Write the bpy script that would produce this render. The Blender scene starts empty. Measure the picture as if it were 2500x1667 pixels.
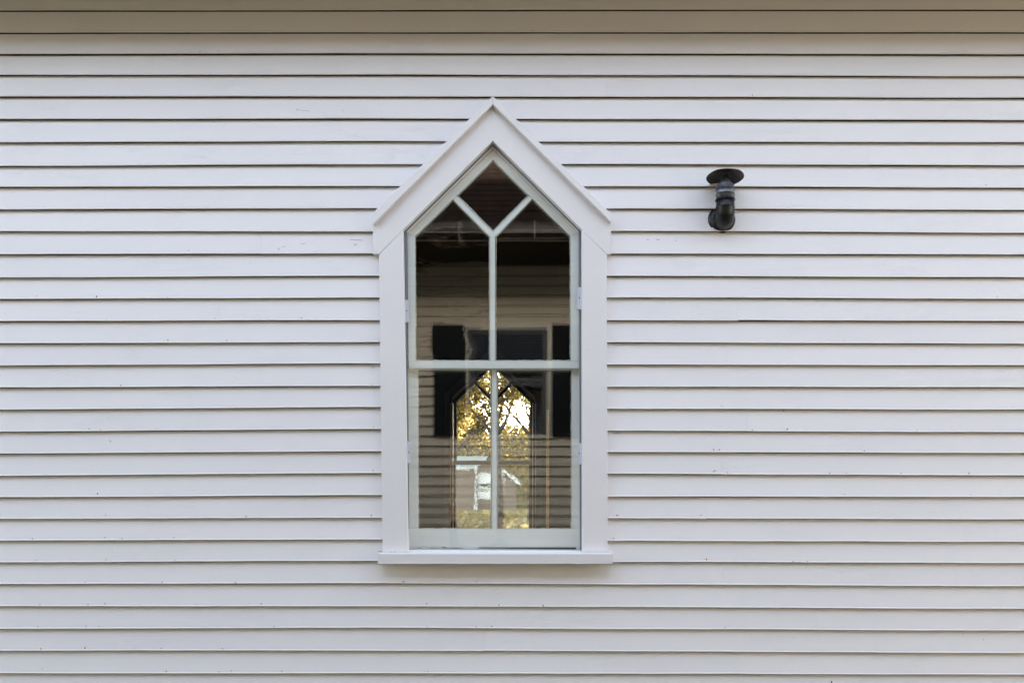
import bpy, bmesh, math, random
from mathutils import Vector, Matrix, noise
R = math.radians
random.seed(11)
sc = bpy.context.scene
col = sc.collection

# ------------------------------------------------------------------ camera, world, sun
EYE = 1.45          # lens height above the ground
D = 4.5             # lens to clapboard wall (wall plane is y = 0)
cam_d = bpy.data.cameras.new("camera")
cam = bpy.data.objects.new("camera", cam_d); col.objects.link(cam)
cam.location = (0, -D, EYE); cam.rotation_euler = (R(90), 0, 0)
cam_d.sensor_width = 36; cam_d.lens = 35.0
cam_d.shift_x = 0.0176; cam_d.shift_y = 0.2046
cam_d.clip_end = 2000; cam_d.clip_start = 0.01
sc.camera = cam

SUN_EL, SUN_AZ = 14, 12       # the sun stands behind the church, a little to the right
world = bpy.data.worlds.new("World"); sc.world = world; world.use_nodes = True
wn = world.node_tree.nodes; wl = world.node_tree.links
bg = wn["Background"]
sky = wn.new("ShaderNodeTexSky"); sky.sky_type = 'NISHITA'; sky.sun_disc = False
sky.sun_elevation = R(SUN_EL); sky.sun_rotation = R(SUN_AZ)
sky.air_density = 1.0; sky.dust_density = 2.0; sky.ozone_density = 1.0
hs_ = wn.new('ShaderNodeHueSaturation'); hs_.inputs['Saturation'].default_value = .60   # thin high haze: a paler sky
wl.new(sky.outputs[0], hs_.inputs['Color']); wl.new(hs_.outputs[0], bg.inputs[0]); bg.inputs[1].default_value = 0.15
sun_d = bpy.data.lights.new("sun", 'SUN'); sun_d.energy = 4.6; sun_d.angle = R(0.5); sun_d.color = (1, .93, .8)
sun = bpy.data.objects.new("sun", sun_d); col.objects.link(sun)
sv = Vector((math.sin(R(SUN_AZ))*math.cos(R(SUN_EL)), math.cos(R(SUN_AZ))*math.cos(R(SUN_EL)), math.sin(R(SUN_EL))))
sun.rotation_euler = sv.to_track_quat('Z', 'Y').to_euler()
sun.location = (10, 40, 20)
vs = sc.view_settings
vs.view_transform = 'Standard'; vs.look = 'None'; vs.gamma = 1; vs.exposure = 3.30
vs.use_curve_mapping = False

# ------------------------------------------------------------------ helpers
def P(px, py, y=0.0):
    """a point measured in the photograph, at its own depth y, in metres"""
    k = (D + y) / 2430.0
    return ((px - 1206) * k, (1345 - py) * k + EYE)

def link(name, me, mat=None, parent=None):
    o = bpy.data.objects.new(name, me); col.objects.link(o)
    if mat:
        for m in (mat if isinstance(mat, (list, tuple)) else [mat]): me.materials.append(m)
    if parent: o.parent = parent
    return o

def finish(bm, name, mat=None, parent=None, bevel=0, smooth=False):
    bmesh.ops.recalc_face_normals(bm, faces=bm.faces[:])
    if bevel:
        bmesh.ops.bevel(bm, geom=bm.edges[:], offset=bevel, segments=1, affect='EDGES', clamp_overlap=True)
    me = bpy.data.meshes.new(name); bm.to_mesh(me); bm.free()
    if smooth:
        for p in me.polygons: p.use_smooth = True
    return link(name, me, mat, parent)

def add_prism(bm, poly, y0, y1):
    a = [bm.verts.new((x, y0, z)) for x, z in poly]
    b = [bm.verts.new((x, y1, z)) for x, z in poly]
    n = len(poly)
    bm.faces.new(a); bm.faces.new(b[::-1])
    for i in range(n):
        bm.faces.new((a[i], b[i], b[(i+1) % n], a[(i+1) % n]))

def add_box(bm, lo, hi):
    add_prism(bm, [(lo[0], lo[2]), (hi[0], lo[2]), (hi[0], hi[2]), (lo[0], hi[2])], lo[1], hi[1])

def box(name, lo, hi, mat, parent=None, bevel=0):
    bm = bmesh.new(); add_box(bm, lo, hi)
    return finish(bm, name, mat, parent, bevel)

def prism(name, poly, y0, y1, mat, parent=None, bevel=0):
    bm = bmesh.new(); add_prism(bm, poly, y0, y1)
    return finish(bm, name, mat, parent, bevel)

def pprism(name, ppoly, yf, yb, mat, parent=None, bevel=0.0012):
    return prism(name, [P(x, y, yf) for x, y in ppoly], yf, yb, mat, parent, bevel)

def add_tube(bm, pts, rads, n=16, cap=True):
    rings = []
    pts = [Vector(p) for p in pts]
    up = Vector((0, 0, 1))
    prev = None
    for i, p in enumerate(pts):
        t = (pts[min(i+1, len(pts)-1)] - pts[max(i-1, 0)]).normalized()
        if prev is None:
            a = t.cross(up)
            if a.length < .1: a = t.cross(Vector((1, 0, 0)))
        else:
            a = prev - t * prev.dot(t)
        a.normalize(); prev = a
        b = t.cross(a)
        rings.append([bm.verts.new(p + (a*math.cos(2*math.pi*k/n) + b*math.sin(2*math.pi*k/n))*rads[i]) for k in range(n)])
    for r0, r1 in zip(rings, rings[1:]):
        for k in range(n):
            bm.faces.new((r0[k], r0[(k+1) % n], r1[(k+1) % n], r1[k]))
    if cap:
        bm.faces.new(rings[0][::-1]); bm.faces.new(rings[-1])

def tube(name, pts, rads, mat, parent=None, n=16, smooth=True):
    bm = bmesh.new()
    if not isinstance(rads, (list, tuple)): rads = [rads]*len(pts)
    add_tube(bm, pts, rads, n)
    o = finish(bm, name, mat, parent, smooth=smooth)
    return o

def thing(name, label, cat, loc=(0, 0, 0), group=None):
    o = bpy.data.objects.new(name, None); col.objects.link(o); o.location = loc
    o.empty_display_size = .2
    return tag(o, label, cat, group)

def tag(o, label, cat, group=None):
    o['label'] = label; o['category'] = cat
    if group: o['group'] = group
    return o

def keep(o, parent):
    """parent without moving"""
    o.parent = parent
    o.matrix_parent_inverse = Matrix.Translation(-Vector(parent.location))
    return o

# ------------------------------------------------------------------ materials
def newmat(name):
    m = bpy.data.materials.new(name); m.use_nodes = True
    nt = m.node_tree; b = nt.nodes["Principled BSDF"]
    return m, nt, b

def N(nt, kind, **kw):
    n = nt.nodes.new(kind)
    for k, v in kw.items():
        if k.startswith('i_'):
            n.inputs[k[2:].replace('_', ' ')].default_value = v
        else: setattr(n, k, v)
    return n

def simple(name, c, rough=.6, var=.12, scale=8, bump=0, bscale=60, metal=0, spec=.5, stretch=(1, 1, 1)):
    m, nt, b = newmat(name)
    tc = N(nt, 'ShaderNodeTexCoord')
    mp = N(nt, 'ShaderNodeMapping'); mp.inputs['Scale'].default_value = stretch
    nt.links.new(tc.outputs['Object'], mp.inputs[0])
    nz = N(nt, 'ShaderNodeTexNoise'); nz.inputs['Scale'].default_value = scale; nz.inputs['Detail'].default_value = 6
    nt.links.new(mp.outputs[0], nz.inputs['Vector'])
    cr = N(nt, 'ShaderNodeValToRGB')
    cr.color_ramp.elements[0].position = .3; cr.color_ramp.elements[1].position = .7
    cr.color_ramp.elements[0].color = tuple(max(0, v*(1-var)) for v in c) + (1,)
    cr.color_ramp.elements[1].color = tuple(min(1, v*(1+var)) for v in c) + (1,)
    nt.links.new(nz.outputs[0], cr.inputs[0]); nt.links.new(cr.outputs[0], b.inputs['Base Color'])
    b.inputs['Roughness'].default_value = rough; b.inputs['Metallic'].default_value = metal
    b.inputs['Specular IOR Level'].default_value = spec
    if bump:
        n2 = N(nt, 'ShaderNodeTexNoise'); n2.inputs['Scale'].default_value = bscale; n2.inputs['Detail'].default_value = 5
        nt.links.new(mp.outputs[0], n2.inputs['Vector'])
        bp = N(nt, 'ShaderNodeBump'); bp.inputs['Distance'].default_value = bump; bp.inputs['Strength'].default_value = 1
        nt.links.new(n2.outputs[0], bp.inputs['Height']); nt.links.new(bp.outputs[0], b.inputs['Normal'])
    return m

def paint(name, c, crack=.00045, grain=.00012, rough=.55, dirt=.018, stretch=(1, 1, 3.2), spots=True):
    """old oil paint on wood: patches of wavy hairline cracks, brush grain, faint dirt"""
    m, nt, b = newmat(name); L = nt.links.new
    tc = N(nt, 'ShaderNodeTexCoord'); oi = N(nt, 'ShaderNodeObjectInfo')
    ad = N(nt, 'ShaderNodeVectorMath', operation='ADD')
    sc_ = N(nt, 'ShaderNodeVectorMath', operation='SCALE'); sc_.inputs['Scale'].default_value = 13.7
    cmb = N(nt, 'ShaderNodeCombineXYZ'); L(oi.outputs['Random'], cmb.inputs[0]); L(oi.outputs['Random'], cmb.inputs[1])
    L(cmb.outputs[0], sc_.inputs[0]); L(tc.outputs['Object'], ad.inputs[0]); L(sc_.outputs[0], ad.inputs[1])
    mp = N(nt, 'ShaderNodeMapping'); mp.inputs['Scale'].default_value = stretch; L(ad.outputs[0], mp.inputs[0])
    # cracks = thin zero-lines of a distorted noise
    n1 = N(nt, 'ShaderNodeTexNoise'); n1.inputs['Scale'].default_value = 13; n1.inputs['Detail'].default_value = 5; n1.inputs['Roughness'].default_value = .62; n1.inputs['Distortion'].default_value = .6
    L(mp.outputs[0], n1.inputs['Vector'])
    s = N(nt, 'ShaderNodeMath', operation='SUBTRACT'); s.inputs[1].default_value = .5; L(n1.outputs[0], s.inputs[0])
    a = N(nt, 'ShaderNodeMath', operation='ABSOLUTE'); L(s.outputs[0], a.inputs[0])
    mr = N(nt, 'ShaderNodeMapRange'); mr.inputs['From Min'].default_value = 0; mr.inputs['From Max'].default_value = .022
    mr.inputs['To Min'].default_value = 1; mr.inputs['To Max'].default_value = 0; L(a.outputs[0], mr.inputs[0])
    n2 = N(nt, 'ShaderNodeTexNoise'); n2.inputs['Scale'].default_value = 2.3; n2.inputs['Detail'].default_value = 3; L(mp.outputs[0], n2.inputs['Vector'])
    mk = N(nt, 'ShaderNodeMapRange'); mk.inputs['From Min'].default_value = .46; mk.inputs['From Max'].default_value = .66; L(n2.outputs[0], mk.inputs[0])
    mu = N(nt, 'ShaderNodeMath', operation='MULTIPLY'); L(mr.outputs[0], mu.inputs[0]); L(mk.outputs[0], mu.inputs[1])
    g = N(nt, 'ShaderNodeTexNoise'); g.inputs['Scale'].default_value = 160; g.inputs['Detail'].default_value = 3; L(tc.outputs['Object'], g.inputs['Vector'])
    b1 = N(nt, 'ShaderNodeBump'); b1.invert = True; b1.inputs['Distance'].default_value = crack; L(mu.outputs[0], b1.inputs['Height'])
    b2 = N(nt, 'ShaderNodeBump'); b2.inputs['Distance'].default_value = grain; L(g.outputs[0], b2.inputs['Height']); L(b1.outputs[0], b2.inputs['Normal'])
    n3 = N(nt, 'ShaderNodeTexNoise'); n3.inputs['Scale'].default_value = 1.6; n3.inputs['Detail'].default_value = 7; L(mp.outputs[0], n3.inputs['Vector'])
    cr = N(nt, 'ShaderNodeValToRGB'); e = cr.color_ramp.elements
    e[0].position = .3; e[1].position = .7
    e[0].color = tuple(v*(1-dirt) for v in c)+(1,); e[1].color = tuple(min(1, v*(1+dirt*.4)) for v in c)+(1,)
    L(n3.outputs[0], cr.inputs[0])
    # per board tone
    t = N(nt, 'ShaderNodeMapRange'); t.inputs['To Min'].default_value = .97; t.inputs['To Max'].default_value = 1.0; L(oi.outputs['Random'], t.inputs[0])
    mx = N(nt, 'ShaderNodeMix', data_type='RGBA', blend_type='MULTIPLY'); mx.inputs[0].default_value = 1
    cb = N(nt, 'ShaderNodeCombineColor')
    for i in range(3): L(t.outputs[0], cb.inputs[i])
    L(cr.outputs[0], mx.inputs[6]); L(cb.outputs[0], mx.inputs[7])
    out = mx.outputs[2]
    if spots:
        v = N(nt, 'ShaderNodeTexVoronoi'); v.inputs['Scale'].default_value = 9; v.inputs['Randomness'].default_value = 1; L(ad.outputs[0], v.inputs['Vector'])
        sp = N(nt, 'ShaderNodeMath', operation='LESS_THAN'); sp.inputs[1].default_value = .018; L(v.outputs['Distance'], sp.inputs[0])
        wm = N(nt, 'ShaderNodeMath', operation='MULTIPLY'); wm.inputs[1].default_value = .45; L(sp.outputs[0], wm.inputs[0])
        m2 = N(nt, 'ShaderNodeMix', data_type='RGBA'); L(wm.outputs[0], m2.inputs[0]); L(out, m2.inputs[6]); m2.inputs[7].default_value = (.25, .22, .18, 1)
        out = m2.outputs[2]
    cm = N(nt, 'ShaderNodeMix', data_type='RGBA'); L(mu.outputs[0], cm.inputs[0]); L(out, cm.inputs[6]); cm.inputs[7].default_value = tuple(v*.985 for v in c)+(1,)
    L(cm.outputs[2], b.inputs['Base Color']); L(b2.outputs[0], b.inputs['Normal'])
    b.inputs['Roughness'].default_value = rough; b.inputs['Specular IOR Level'].default_value = .35
    return m

def glass(name, refl=1.0, wave=0.0, wscale=6, tint=(.98, .988, .975), ripple=0.0, stretch=(1, 1, 1)):
    m, nt, b = newmat(name); L = nt.links.new
    nt.nodes.remove(b); out = nt.nodes['Material Output']
    tr = N(nt, 'ShaderNodeBsdfTransparent'); tr.inputs[0].default_value = tint + (1,)
    gl = N(nt, 'ShaderNodeBsdfGlossy'); gl.inputs['Roughness'].default_value = 0; gl.inputs[0].default_value = (1, 1, 1, 1)
    fr = N(nt, 'ShaderNodeFresnel'); fr.inputs['IOR'].default_value = 1.52
    mu = N(nt, 'ShaderNodeMath', operation='MULTIPLY'); mu.inputs[1].default_value = 2.0*refl; mu.use_clamp = True; L(fr.outputs[0], mu.inputs[0])
    mx = N(nt, 'ShaderNodeMixShader'); L(mu.outputs[0], mx.inputs[0]); L(tr.outputs[0], mx.inputs[1]); L(gl.outputs[0], mx.inputs[2])
    L(mx.outputs[0], out.inputs[0])
    if wave:
        tc = N(nt, 'ShaderNodeTexCoord')
        mp = N(nt, 'ShaderNodeMapping'); mp.inputs['Scale'].default_value = stretch; L(tc.outputs['Object'], mp.inputs[0])
        nz = N(nt, 'ShaderNodeTexNoise'); nz.inputs['Scale'].default_value = wscale; nz.inputs['Detail'].default_value = 0; L(mp.outputs[0], nz.inputs['Vector'])
        bp = N(nt, 'ShaderNodeBump'); bp.inputs['Distance'].default_value = wave; L(nz.outputs[0], bp.inputs['Height'])
        last = bp
        if ripple:
            n2 = N(nt, 'ShaderNodeTexNoise'); n2.inputs['Scale'].default_value = 38; n2.inputs['Detail'].default_value = 2; L(mp.outputs[0], n2.inputs['Vector'])
            b2 = N(nt, 'ShaderNodeBump'); b2.inputs['Distance'].default_value = ripple; L(n2.outputs[0], b2.inputs['Height']); L(bp.outputs[0], b2.inputs['Normal'])
            last = b2
        L(last.outputs[0], gl.inputs['Normal'])
    return m

def ripple_glass(name, ior=1.03, wave=.0009, scale=9):
    m, nt, b = newmat(name); L = nt.links.new
    nt.nodes.remove(b); out = nt.nodes['Material Output']
    rf_ = N(nt, 'ShaderNodeBsdfRefraction'); rf_.inputs['IOR'].default_value = ior; rf_.inputs['Roughness'].default_value = .0; rf_.inputs[0].default_value = (.95, .96, .93, 1)
    tc = N(nt, 'ShaderNodeTexCoord')
    nz = N(nt, 'ShaderNodeTexNoise'); nz.inputs['Scale'].default_value = scale; nz.inputs['Detail'].default_value = 3; nz.inputs['Roughness'].default_value = .6; L(tc.outputs['Object'], nz.inputs['Vector'])
    bp = N(nt, 'ShaderNodeBump'); bp.inputs['Distance'].default_value = wave; L(nz.outputs[0], bp.inputs['Height'])
    L(bp.outputs[0], rf_.inputs['Normal']); L(rf_.outputs[0], out.inputs[0])
    return m

def leafmat(name, c1, c2, c3):
    m, nt, b = newmat(name); L = nt.links.new
    nt.nodes.remove(b); out = nt.nodes['Material Output']
    g = N(nt, 'ShaderNodeNewGeometry')
    cr = N(nt, 'ShaderNodeValToRGB'); e = cr.color_ramp.elements
    e[0].color = c1+(1,); e[1].color = c3+(1,); e.new(.5).color = c2+(1,)
    L(g.outputs['Random Per Island'], cr.inputs[0])
    d = N(nt, 'ShaderNodeBsdfDiffuse'); t = N(nt, 'ShaderNodeBsdfTranslucent')
    L(cr.outputs[0], d.inputs[0]); L(cr.outputs[0], t.inputs[0])
    mx = N(nt, 'ShaderNodeMixShader'); mx.inputs[0].default_value = .5
    L(d.outputs[0], mx.inputs[1]); L(t.outputs[0], mx.inputs[2]); L(mx.outputs[0], out.inputs[0])
    return m

M = {}
M['white'] = paint('white_clapboard_paint', (.80, .757, .762))
M['trim'] = paint('white_trim_paint', (.80, .758, .765), crack=.0003, dirt=.03, stretch=(1, 1, 1), rough=.5)
M['sill'] = paint('white_sill_paint', (.78, .742, .748), crack=.0008, dirt=.07)
M['sash'] = paint('pale_sash_paint', (.88, .895, .875), crack=.0003, dirt=.05, stretch=(1, 1, 1), rough=.45, spots=False)
M['putty'] = simple('old_putty', (.45, .44, .38), .8, var=.3, scale=60, bump=.0006, bscale=200)
M['alu'] = simple('painted_aluminium', (.62, .62, .68), .4, var=.05, metal=.0)
M['storm_edge'] = simple('storm_frame_metal', (.20, .20, .25), .45, var=.1, metal=.3)
M['screw'] = simple('dark_screw', (.03, .028, .025), .6)
M['rust'] = simple('rust_bleed', (.30, .13, .035), .9, var=.4, scale=300)
M['line_shade'] = simple('painted_shade_under_boards', (.04, .028, .018), .95, var=.5, scale=30)  # near-black colour painting the shadow line under each board
M['chip'] = simple('bare_grey_wood', (.16, .15, .15), .9)
M['sheath'] = simple('dark_sheathing', (.08, .06, .045), .9)
M['inside'] = simple('dark_silhouette_wood', (.02, .013, .008), .7, spec=.2)  # inside woodwork; its dark colour stands for the far window's backlit silhouette
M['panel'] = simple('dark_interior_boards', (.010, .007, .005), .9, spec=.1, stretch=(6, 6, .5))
M['varnish'] = simple('orange_varnished_wood', (.78, .42, .13), .35, var=.2, stretch=(8, 8, 1))
M['stone'] = simple('foundation_stone', (.25, .24, .22), .9, var=.25, scale=5, bump=.01, bscale=14)
M['iron'] = simple('black_stovepipe', (.014, .013, .013), .36, var=.45, scale=22, bump=.0015, bscale=50, metal=.35)
M['galv'] = simple('weathered_galvanised', (.22, .23, .26), .42, var=.55, scale=42, bump=.0008, bscale=90, metal=.75)
M['beige'] = simple('beige_clapboard', (.38, .31, .215), .6, var=.05, scale=3, bump=.0002, bscale=60)
M['beigetrim'] = simple('beige_trim', (.44, .39, .29), .55, var=.05)
M['shutter'] = simple('black_shutter', (.006, .007, .007), .8, spec=.15)
M['sashdark'] = simple('grey_brown_sash', (.05, .045, .04), .6)
M['blind'] = simple('grey_blind', (.03, .03, .03), .8, spec=.1)
M['shingle'] = simple('brown_shingle', (.016, .011, .009), .95, spec=.0, var=.35, scale=14, bump=.002, bscale=120)
M['churchroof'] = simple('grey_roof_shingle', (.10, .10, .10), .95, var=.3, scale=9, bump=.003, bscale=80)
M['bead'] = simple('gutter_bead_paint', (.30, .24, .18), .5)
M['gutter'] = simple('gutter_paint', (.05, .038, .03), .5, var=.08)
M['hsoffit'] = simple('neighbour_soffit', (.03, .022, .015), .9, spec=.1, var=.08)
M['soffit'] = simple('soffit_paint', (.08, .055, .03), .7, var=.08)
M['glass_storm'] = glass('storm_glass', 1.4, wave=.000012, wscale=1.5)
M['glass_wavy'] = glass('very_wavy_old_glass', 1.95, wave=.0011, wscale=6.5, ripple=.00007, stretch=(.8, 1, 1.25))
M['glass_mild'] = glass('old_glass', 1.95, wave=.0005, wscale=3.0, ripple=.000003)
M['glass_low'] = glass('lower_old_glass', 1.95, wave=.0003, wscale=2.6, ripple=.0000015)
M['glass_far'] = glass('far_glass', .8)
M['glass_ripple'] = ripple_glass('rippled_far_glass', 1.04, .004, 16)
M['glass_ripple_mild'] = ripple_glass('slightly_rippled_far_glass', 1.03, .002, 10)
M['bark'] = simple('dark_bark', (.05, .038, .03), .95, var=.3, scale=12, bump=.01, bscale=20)
M['leaf_gold'] = leafmat('golden_leaves', (.16, .09, .03), (.54, .40, .14), (.70, .60, .30))
M['leaf_brown'] = leafmat('brown_leaves', (.04, .035, .018), (.12, .085, .03), (.48, .34, .08))
M['leaf_green'] = leafmat('yellow_green_leaves', (.08, .10, .03), (.20, .22, .06), (.48, .40, .12))
M['litter'] = leafmat('fallen_leaves', (.07, .065, .028), (.16, .14, .06), (.36, .28, .14))
M['weed'] = leafmat('dry_weed', (.02, .03, .012), (.03, .04, .015), (.05, .055, .02))

def ground_mat():
    m, nt, b = newmat('grass_and_leaf_litter'); L = nt.links.new
    tc = N(nt, 'ShaderNodeTexCoord')
    n1 = N(nt, 'ShaderNodeTexNoise'); n1.inputs['Scale'].default_value = .35; n1.inputs['Detail'].default_value = 8; L(tc.outputs['Object'], n1.inputs[0])
    n2 = N(nt, 'ShaderNodeTexNoise'); n2.inputs['Scale'].default_value = 5; n2.inputs['Detail'].default_value = 8; L(tc.outputs['Object'], n2.inputs[0])
    cr = N(nt, 'ShaderNodeValToRGB'); e = cr.color_ramp.elements
    e[0].position = .35; e[0].color = (.055, .065, .022, 1); e[1].position = .62; e[1].color = (.13, .12, .04, 1)
    L(n1.outputs[0], cr.inputs[0])
    c2 = N(nt, 'ShaderNodeValToRGB'); e = c2.color_ramp.elements
    e[0].position = .5; e[0].color = (0, 0, 0, 1); e[1].position = .62; e[1].color = (1, 1, 1, 1); L(n2.outputs[0], c2.inputs[0])
    mx = N(nt, 'ShaderNodeMix', data_type='RGBA'); L(c2.outputs[0], mx.inputs[0]); L(cr.outputs[0], mx.inputs[6]); mx.inputs[7].default_value = (.20, .13, .05, 1)
    L(mx.outputs[2], b.inputs['Base Color']); b.inputs['Roughness'].default_value = .95
    bp = N(nt, 'ShaderNodeBump'); bp.inputs['Distance'].default_value = .05; L(n2.outputs[0], bp.inputs['Height']); L(bp.outputs[0], b.inputs['Normal'])
    return m
M['ground'] = ground_mat()

# ------------------------------------------------------------------ ground
def gz(x, y):
    z = 0.0
    if y > 9:
        t = min((y-9)/55, 1); z += 3.9*t*t*(3-2*t)
    if y > 62:
        z += (y-72)*.33*(y > 72) if y < 100 else 28*.33 + (y-100)*.10*max(0, 1-(y-100)/200)
    if y > 9: z += .35*noise.noise(Vector((x*.06, y*.06, 0)))*min(1, (y-9)/10)
    if y > 60: z += -min(max(x, -25), 25)*.05*min(1, (y-60)/30)
    return z
xs = [-400, -200, -110, -70, -45] + [-30+2*i for i in range(31)] + [45, 70, 110, 200, 400]
ys = [-400, -200, -100, -60, -30, -15, -8, -4, 0, 4, 8] + [10+2.5*i for i in range(45)] + [140, 180, 260, 400]
bm = bmesh.new()
g = [[bm.verts.new((x, y, gz(x, y))) for x in xs] for y in ys]
for j in range(len(ys)-1):
    for i in range(len(xs)-1):
        bm.faces.new((g[j][i], g[j][i+1], g[j+1][i+1], g[j+1][i]))
gr = finish(bm, 'ground', M['ground'], smooth=True); gr['kind'] = 'structure'
gr['label'] = 'grassy ground with fallen leaves between the buildings, rising to a hillside'

# ------------------------------------------------------------------ the church
church = thing('church', 'white clapboard church with a pointed window and weathered paint', 'church')
XW = 9.0                      # half length of the church, stretched beyond view to block low skylight
YF = 5.07                     # outer face of the far wall
ZS = 3.948                    # soffit height
TH = .14

LINES = [(29,28,27,27),(83,82,82,82),(136,134,134.5,136.5),(186,185.5,186.5,189.5),(239,239,240,242),
(294.5,293,294.5,297),(350.5,347.5,349,350.5),(408,404,403.5,406.8),(459,457.3,457.9,461.4),(514.5,511.3,512,515.7),
(567,568,566,571),(623.5,621.7,622,624.3),(679.7,676,676.4,679.8),(732.6,729.4,728.6,732.5),(786.8,783.8,784.3,786.6),
(840.4,837.4,838,841.5),(893.9,889.5,892,893.8),(948,944.3,946.3,947.4),(1002,995.6,1000,1001.8),(1055.8,1049.6,1053.7,1056.6),
(1109,1103.7,1105.6,1107.7),(1163,1156.5,1158.7,1162.5),(1215.8,1210.5,1213.6,1215),(1268,1265,1266.5,1269.7),
(1320.6,1318,1321,1323.7),(1373.7,1371,1373,1376),(1427,1425.4,1428,1431.7),(1480.6,1481,1482.6,1487.4),
(1536,1533,1536.3,1540),(1589.3,1589,1591.3,1594.6),(1644,1644.3,1645,1648)]
LINES = [tuple(v-54 for v in LINES[0])] + LINES
while LINES[-1][0] < 1345+540*(EYE-.42):
    LINES.append(tuple(v+54 for v in LINES[-1]))
KX = [P(v, 0)[0] for v in (0, 900, 1520, 2500)]
YB = -.0200                   # front of a clapboard's butt edge
def line_z(i, X):
    if i < 0: return ZS + .03
    row = LINES[i]
    off = 2.6 - 1.4*min(1, max(0, row[0]/1345))      # dark line centre -> lower edge
    if X <= KX[0]: v = row[0]
    elif X >= KX[3]: v = row[3]
    else:
        for k in range(3):
            if X <= KX[k+1]:
                t = (X-KX[k])/(KX[k+1]-KX[k]); t = t*t*(3-2*t)*.5 + t*.5
                v = row[k]*(1-t)+row[k+1]*t; break
    return P(0, v-off, YB)[1]

def win_edges(z):
    """where boards end under the window trim at height z (None: full width)"""
    py = 1345-(z-EYE)*540
    if py < 262 or py > 1380: return None
    if py > 560: return P(955, 0)[0], P(1452, 0)[0]
    h = (py-238)*1.0 - 45
    h = max(0.5, min(h, 250))
    return P(1203.5-h, 0)[0], P(1203.5+h, 0)[0]

wall = None
def clapboard(i, x0, x1, dz, sl=False, sr=False):
    """one board of course i (its lower edge is line i); sl/sr: end is scribed to the window trim"""
    n = max(2, int(abs(x1-x0)/.10))
    sd = random.random()*100
    bm = bmesh.new(); rings = []
    for k in range(n+1):
        X = x0+(x1-x0)*k/n
        b = line_z(i, X)+dz + .0016*noise.noise(Vector((X*1.3, sd, 0))) + .0007*noise.noise(Vector((X*9, sd, 3)))
        t = (line_z(i-1, X) if i > 0 else ZS) + .018
        if i == 0: t = min(t, ZS+.02)
        tl = (line_z(i-1, X) if i > 0 else ZS)
        g = tl - .0009 - .0007*noise.noise(Vector((X*7, sd, 9)))
        f = (g-b-.0075)/(t-b-.0075); yg = YB+(-.0045-YB)*f
        pr = [(-.002, b+.014), (YB+.0008, b), (YB-.0018, b+.0008), (YB-.0030, b+.0028), (YB, b+.0075), (yg, g), (-.0045, t), (-.0005, t)]
        r = []
        for (yy, zz) in pr:
            xx = X
            if (k == n and sr) or (k == 0 and sl):
                we = win_edges(zz)
                if we is None:
                    xx = P(1203.5, 0)[0] - (.001 if sr else -.001) if zz > 3 else X
                else: xx = we[0] if sr else we[1]
            r.append(bm.verts.new((xx, yy, zz)))
        rings.append(r)
    m = 8
    for a, c in zip(rings, rings[1:]):
        for q in range(m):
            f_ = bm.faces.new((a[q], a[(q+1) % m], c[(q+1) % m], c[q]))
            if q in (0, 5): f_.material_index = 1  # underside and thin strip below the next butt carry painted shade
    bm.faces.new(rings[0]); bm.faces.new(rings[-1][::-1])
    return finish(bm, 'clapboard', [M['white'], M['line_shade']], wall)

# sheathing with the pointed opening (two half walls, below, above)
OPEN = [(985, 560), (1203, 344), (1420, 560), (1420.5, 1347), (997, 1347)]
def wall_mesh(name, y0, y1, mat, parent, zlo, zhi, inset=0):
    bm = bmesh.new()
    o = [P(x, y) for x, y in [(985, 560), (1203, 344), (1420, 560), (1422, 1360), (985, 1360)]]
    o[1] = (o[1][0], o[1][1])
    sl, ap, sr_, br, bl = o
    add_prism(bm, [(-XW, zlo), (bl[0], zlo), bl, sl, ap, (ap[0], zhi), (-XW, zhi)], y0, y1)
    add_prism(bm, [(ap[0], zhi), ap, sr_, br, (br[0], zlo), (XW, zlo), (XW, zhi)], y0, y1)
    add_prism(bm, [(bl[0], zlo), (br[0], zlo), br, bl], y0, y1)
    return finish(bm, name, mat, parent)
wall = wall_mesh('wall', 0.0, .10, M['sheath'], church, .40, ZS+.02)
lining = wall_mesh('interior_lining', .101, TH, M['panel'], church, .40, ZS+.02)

JOINTS = {15: [540, 1800], 17: [1771], 20: [1823], 21: [2101], 22: [1759], 24: [1722], 25: [2116], 26: [278, 1952],
          27: [1763, 2329], 30: [1182, 2138], 31: [1802], 12: [640], 8: [2117], 5: [1480], 10: [260], 28: [520], 29: [1990], 19: [470]}
for i in range(len(LINES)):
    zc = line_z(i, 0); zt = line_z(i-1, 0) if i else ZS
    js = [P(v, 0)[0] for v in JOINTS.get(i, [])]       # LINES has one course added on top, so line number = index
    pts = sorted([-XW] + js + [XW])
    out = [pts[0]]
    for p in pts[1:]:
        if p > XW-.01 and out[-1] < 2.5: out.append(random.uniform(2.7, 5.5))
        elif out[-1] < -XW+.01 and p > -2.3: out.append(-random.uniform(2.5, 5.0))
        out.append(p)
    split = win_edges(zc+.001) is not None
    for a, c in zip(out, out[1:]):
        a2, c2 = a+.0002, c-.0002
        dz = random.uniform(-.0007, .0007)
        if split:
            L_, R_ = win_edges(zc+.001)
            if c2 <= L_: clapboard(i, a2, c2, dz)
            elif a2 >= R_: clapboard(i, a2, c2, dz)
            else:
                if a2 < L_-.02: clapboard(i, a2, L_, dz, sr=True)
                if c2 > R_+.02: clapboard(i, R_, c2, dz, sl=True)
        else: clapboard(i, a2, c2, dz)

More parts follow.
